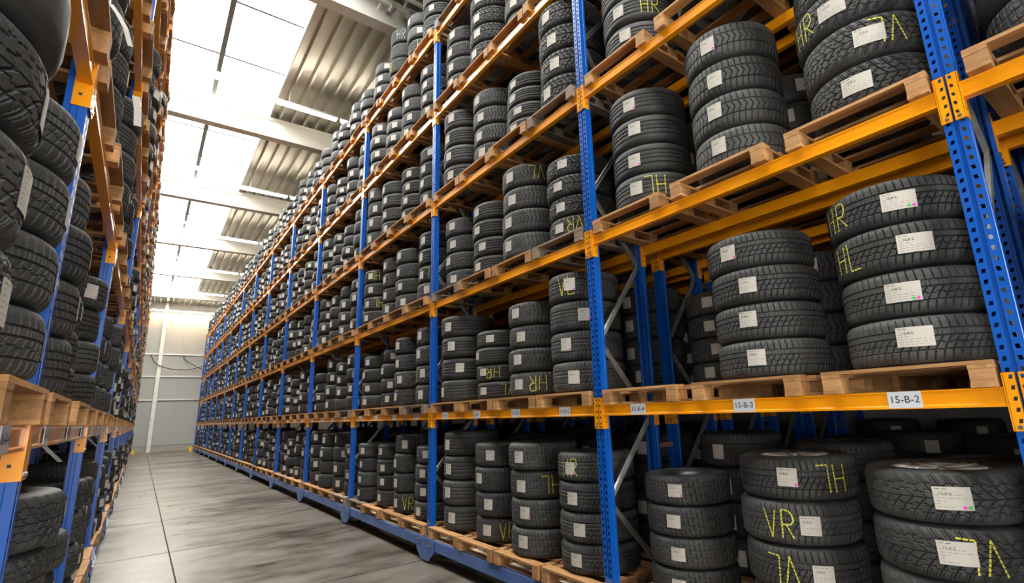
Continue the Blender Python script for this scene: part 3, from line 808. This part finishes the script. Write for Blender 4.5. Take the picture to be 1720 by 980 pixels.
def add_rack_stock(rk, xf, s, posts, bays, levels, skip=()):
    for i in bays:
        for lv in levels:
            for k, cy in enumerate(slots(posts, i)):
                rnd = random.Random(hash((rk == 'R', i, lv, k, int(xf*100))) & 0xffff)
                b_ = i-1
                r_, h_ = rnd.uniform(.335, .375), rnd.uniform(.225, .295); cx = .38+rnd.uniform(-.02, .03); dy = rnd.uniform(-.02, .02)
                kind = rnd.choice([0, 1, 2, 2, 3, 4]); empt = False; nn = 4
                if rk == 'R' and (b_, lv, k) in MEAS:
                    cx, dy, r_, h_ = MEAS[(b_, lv, k)]; kind = KIND.get((b_, lv, k), kind)
                lim = max(0, (.41 if posts[i+1]-posts[i] < 3 else .425)-r_-.015); dy = max(-lim, min(.03, dy)) if k == 0 else max(-.025, min(.025, dy))
                if rk == 'R' and (b_, lv, k) == (0, 1, 2): empt = True
                if rk == 'L': cx = .335+rnd.uniform(-.04, .05); h_ = rnd.uniform(.215, .27)
                if rk == 'L' and i == 0 and lv == 1: r_ = .36; h_ = .21 if k == 1 else .235; cx = .264 if k == 1 else .311; kind = 1 if k == 1 else 0; empt = k == 0
                if rk == 'L' and i == 1 and lv == 0 and k == 0: cx = .27; h_ = .235; r_ = .36; nn = 5
                stacks.append(dict(rk=rk, bay=i, lv=lv, k=k, x=xf+s*cx, px=xf+s*.355, cy=cy+dy, py=cy, z=ZB[lv], r=r_, h=h_, kind=kind, s=s, empty=empt, n=nn, rnd=rnd,
                                   old=(rk == 'R' and (b_, lv, k) in ((1, 2, 0), (1, 3, 0), (2, 1, 0), (1, 5, 3))) or rnd.random() < .06))
nR = len(POST)-1; nL = len(POSTL)-1
add_rack_stock('R', 0.0, 1, POST, range(0, nR), range(6))
add_rack_stock('B', .943, 1, POST, range(0, 9), range(6))
add_rack_stock('C', 1.87, 1, POST, range(0, 7), range(6))
add_rack_stock('C', 2.813, 1, POST, range(0, 7), range(6))
add_rack_stock('C', 3.73, 1, POST, range(0, 5), range(6))
add_rack_stock('C', 4.673, 1, POST, range(0, 5), range(6))
add_rack_stock('M', XLF-.943, -1, POSTL, range(0, 9), range(6))
add_rack_stock('L', XLF, -1, POSTL, range(0, nL), range(6))

def bearing(st, row, px_):
    """bearing of the point of the tread that the photograph shows at column px_"""
    z = st['z']+.129+st['h']*(3.5-row); best = None
    for d_ in range(90, 300, 2):
        a = math.radians(d_); n_ = (math.cos(a), math.sin(a)); p = (st['x']+st['r']*n_[0], st['cy']+st['r']*n_[1], z)
        to = CAM-np.array(p)
        if n_[0]*to[0]+n_[1]*to[1] < .05: continue
        q = project(p)
        if q is None: continue
        e = abs(q[0]-px_)
        if best is None or e < best[0]: best = (e, a)
    return best[1] if best else PI
def area(x, y, z, r_, h_):
    v = []
    for dx, dy in ((-r_, 0), (r_, 0), (0, -r_), (0, r_)):
        q = project((x+dx, y+dy, z))
        if q is None: return 0, False
        v.append(q)
    x0, x1 = min(p[0] for p in v), max(p[0] for p in v); yy = sum(p[1] for p in v)/4
    hh = FPX*h_/v[0][2]
    vx = max(0, min(x1, 1720)-max(x0, 0)); vy = max(0, min(yy+hh/2, 980)-max(yy-hh/2, 0))
    return vx*vy, vx*vy > 0
tyres = []
for st in stacks:
    st['seen'] = False
    if st['empty']: continue
    for row in range(st['n']):
        z = st['z']+.129+st['h']*(st['n']-.5-row)
        A, vis = area(st['x'], st['cy'], z, st['r'], st['h'])
        if vis: st['seen'] = True
        w = {'R': 1, 'L': 1.0 if st['bay'] < 2 else .30, 'B': 0.0, 'C': 0, 'M': 0}[st['rk']]
        if st['rk'] == 'B' and ((st['bay'] == 1 and st['lv'] in (0, 1)) or (st['bay'] == 2 and st['lv'] == 1 and st['k'] == 0)): w = .7
        if st['rk'] == 'R' and st['lv'] >= 4 and st['bay'] == 1: w = .0
        # hidden by the nearer stack: only the free strip counts
        tyres.append((A*w, st, row, z))
tyres.sort(key=lambda t: -t[0])
solo = tyres[:298]; rest = tyres[298:]
# number the stacks of each shelf from the near end
seenlist = {}
for st in stacks:
    if st['seen'] or st['empty']: seenlist.setdefault((st['rk'], st['lv']), []).append(st)
for v in seenlist.values():
    v.sort(key=lambda s: s['cy'])
    for i, st in enumerate(v): st['ord'] = ordn[min(i, len(ordn)-1)]
SHELF = ['lowest tier', 'first orange shelf', 'second orange shelf', 'third orange shelf', 'fourth orange shelf', 'top shelf']
SIDE = {'R': 'right rack', 'L': 'left rack', 'B': 'back row of right rack'}
ROW = ['top', 'second from top', 'third from top', 'bottom']
def rowname(st, row): return (ROW if st['n'] == 4 else ['top', 'second from top', 'middle', 'fourth from top', 'bottom'])[row]
style = ['blocky-treaded tyre', 'arrow-treaded tyre', 'ribbed tyre', 'herringbone tyre', 'square-blocked tyre']
for ti, (A, st, row, z) in enumerate(solo):
    s = st['s']; rnd = st['rnd']; key = (st['bay']-1, st['lv'], st['k'])
    face = PI if s > 0 else 0
    jx, jy = (rnd.uniform(-.012, .012), rnd.uniform(-.012, .012))
    if st['rk'] == 'L': jx *= 0 if st['bay'] == 0 else 2
    o = obj('tyre', (ME_tyre if ti < 64 else ME_tyre_mid)[st['kind']], None, (st['x']+jx, st['cy']+jy, z), rnd.uniform(0, 2*PI), (st['r']/R0, st['r']/R0, st['h']/H0))
    base = o.rotation_euler[2]
    near = A > 2500
    ch = CHALK.get(key+(row,)) if st['rk'] == 'R' else None
    if ch is None and key not in TAGX and st['rk'] in 'RL' and rnd.random() < .11:
        ch = (rnd.choice(['HL', 'HR', 'VR', 'VL']), rnd.randint(0, 1), None)
    if st['rk'] == 'L' and st['bay'] == 0: ch = ('VL', 0, None) if (st['k'] == 2 and row == 3 and st['lv'] == 1) else None
    if st['rk'] == 'R' and st['lv'] == 5 and rnd.random() < .35: ch = ('W', 0, None)
    # paper tag
    col = TAGX.get(key) if st['rk'] == 'R' else None
    a = bearing(st, row, col[row]) if col else face+rnd.uniform(-.05, .55 if st['bay'] >= 3 else .3)
    if st['rk'] == 'L': a = rnd.uniform(.02, .22) if rnd.random() < .8 or st['bay'] == 0 else rnd.uniform(-1.2, -.3)
    tk = ('B' if st['lv'] >= 1 else 'A') if (st['rk'] == 'R' and st['bay'] <= 1 and st['k'] == 0) else ('C' if st['rk'] == 'R' and st['bay'] <= 2 else 'D')
    if not (st['rk'] == 'R' and st['lv'] == 5 and rnd.random() < .6):
        obj('paper_tag', ME_tag[(tk, 1 if (row == 0 and near) or rnd.random() < .15 else 0)], o, (0, 0, rnd.uniform(-.015, .02)), a-base)
    if ch:
        ca = bearing(st, row, ch[2]) if ch[2] else a+rnd.choice([-.55, .55, .7])
        me = ME_chalk[('W', 0)] if ch[0] == 'W' else ME_chalk[(ch[0], ch[1])]
        for me_ in me: obj('chalk_mark', me_, o, (0, 0, 0), ca-base)
    rim = None
    if st['bay'] <= 2 or (st['lv'] == 0 and row == 0):
        rk_ = 0 if (st['lv'] == 0 and st['rk'] == 'R' and key in ((0, 0, 0), (0, 0, 1))) else (1 if st['lv'] == 0 else rnd.choice([2, 2, 0]))
        if st['lv'] >= 1 and row == st['n']-1: rk_ = 2
        rim = obj('wheel_rim', ME_rim[rk_], o)
        if rk_ == 2 and st['lv'] >= 1: rim.rotation_euler = (PI, 0, 0)
    pre = style[st['kind']]
    if ch: pre = ('white-chalked tyre' if ch[0] == 'W' else 'yellow-chalked tyre')
    sh = SHELF[st['lv']]; so = st['ord']
    lab = '%s, %s in %s stack from near end, %s, %s' % (pre, rowname(st, row), so, sh, SIDE[st['rk']])
    if st['rk'] == 'B': lab = 'shaded tyre, %s in %s back-row stack from near end, %s' % (rowname(st, row), so, sh)
    tag(o, lab, 'tyre', {'R': 'tyres stacked on the right rack', 'L': 'tyres stacked on the left rack', 'B': 'tyres in the back row'}[st['rk']])

# everything past the 300 that show largest: one mesh, low and simple
def lowtyre(N=26):
    prof = [(.245, .118), (.30, .149), (.352, .143), (.376, .128), (.388, .098), (.380, .060), (.390, .052), (.390, -.052), (.380, -.060), (.388, -.098), (.376, -.128), (.352, -.143), (.30, -.149), (.245, -.118)]
    prof = [(.245, .118), (.30, .149), (.356, .143), (.382, .118), (.390, .06), (.390, -.06), (.382, -.118), (.356, -.143), (.30, -.149), (.245, -.118)]
    q = len(prof); th = np.arange(N)*2*PI/N
    P = np.array(prof); vs = np.stack([np.outer(np.cos(th), P[:, 0]), np.outer(np.sin(th), P[:, 0]), np.broadcast_to(P[:, 1], (N, q))], -1).reshape(-1, 3)
    i = np.arange(N)[:, None]; j = np.arange(q)[None, :]; i2 = (i+1) % N; j2 = (j+1) % q
    return vs, np.stack([i*q+j, i*q+j2, i2*q+j2, i2*q+j], -1).reshape(-1, 4)
LV, LF = lowtyre()
tv = []; th_ = np.linspace(-.16, .16, 4)
TV = np.array([(math.cos(a)*(R0+.004), math.sin(a)*(R0+.004), z) for z in (-.065, .065) for a in th_])
TF = np.array([(i, i+1, i+5, i+4) for i in range(3)])
def stuff_tyres(lst, label):
    V_, F_, M_ = [], [], []; off = 0
    for A, st, row, z in lst:
        rnd = st['rnd']; sc = np.array([st['r']/R0, st['r']/R0, st['h']/H0])
        loc = np.array([st['x']+rnd.uniform(-.02, .02), st['cy']+rnd.uniform(-.01, .01), z])
        V_.append(LV*sc+loc); F_.append(LF+off); M_.append(np.zeros(len(LF), int)); off += len(LV)
        if rnd.random() < .85:
            a = (PI if st['s'] > 0 else 0)+rnd.uniform(-.05, .95)*(1 if st['s'] > 0 else -1); c, s_ = math.cos(a), math.sin(a)
            t_ = TV*sc; t_ = np.stack([t_[:, 0]*c-t_[:, 1]*s_, t_[:, 0]*s_+t_[:, 1]*c, t_[:, 2]], -1)+loc
            V_.append(t_); F_.append(TF+off); M_.append(np.ones(len(TF), int)); off += len(TV)
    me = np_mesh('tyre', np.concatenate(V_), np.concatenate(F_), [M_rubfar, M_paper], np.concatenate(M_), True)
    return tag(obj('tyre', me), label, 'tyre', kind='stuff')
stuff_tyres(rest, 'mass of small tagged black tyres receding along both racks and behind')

# pallets
pl = []
for st in stacks:
    A, vis = area(st['px'], st['py'], st['z']+.07, .42, .5)
    w = {'R': 1, 'L': 1.0 if st['bay'] < 2 else .35, 'B': .25, 'C': 0, 'M': 0}[st['rk']]
    pl.append((A*w, st))
pl.sort(key=lambda t: -t[0])
n_solo = 280
restp = []
for idx, (A, st) in enumerate(pl):
    if idx >= n_solo or A <= 0 or 'ord' not in st: restp.append(st); continue
    rnd = st['rnd']; old = 1 if st['old'] else 0
    loc = (st['px']+rnd.uniform(-.015, .015), st['py']+rnd.uniform(-.002, .002), st['z']); rz = rnd.uniform(-.004, .004)
    if idx < 64:
        o = empty('pallet', loc); o.rotation_euler = (0, 0, rz)
        for nm, me in PM[old]: obj(nm, me, o)
    else: o = obj('pallet', ME_pal[old], None, loc, rz)
    so = st['ord']; sh = SHELF[st['lv']]
    tag(o, '%s wooden pallet, %s from near end, %s, %s' % ('weathered grey' if old else 'pale', so, sh, SIDE[st['rk']]), 'pallet',
        {'R': 'pallets on the right rack', 'L': 'pallets on the left rack', 'B': 'pallets in the back row'}[st['rk']])
if restp:
    V_ = [PAL_V+np.array([st['px'], st['py'], st['z']]) for st in restp]; F_ = [PAL_F+i*len(PAL_V) for i in range(len(restp))]
    me = np_mesh('pallet', np.concatenate(V_), np.concatenate(F_), [M_wood], None, False)
    tag(obj('pallet', me), 'rows of small wooden pallets far along both racks', 'pallet', kind='stuff')
print('stacks', len(stacks), 'tyres', len(tyres), 'rest pallets', len(restp), 'smallest solo area', solo[-1][0])
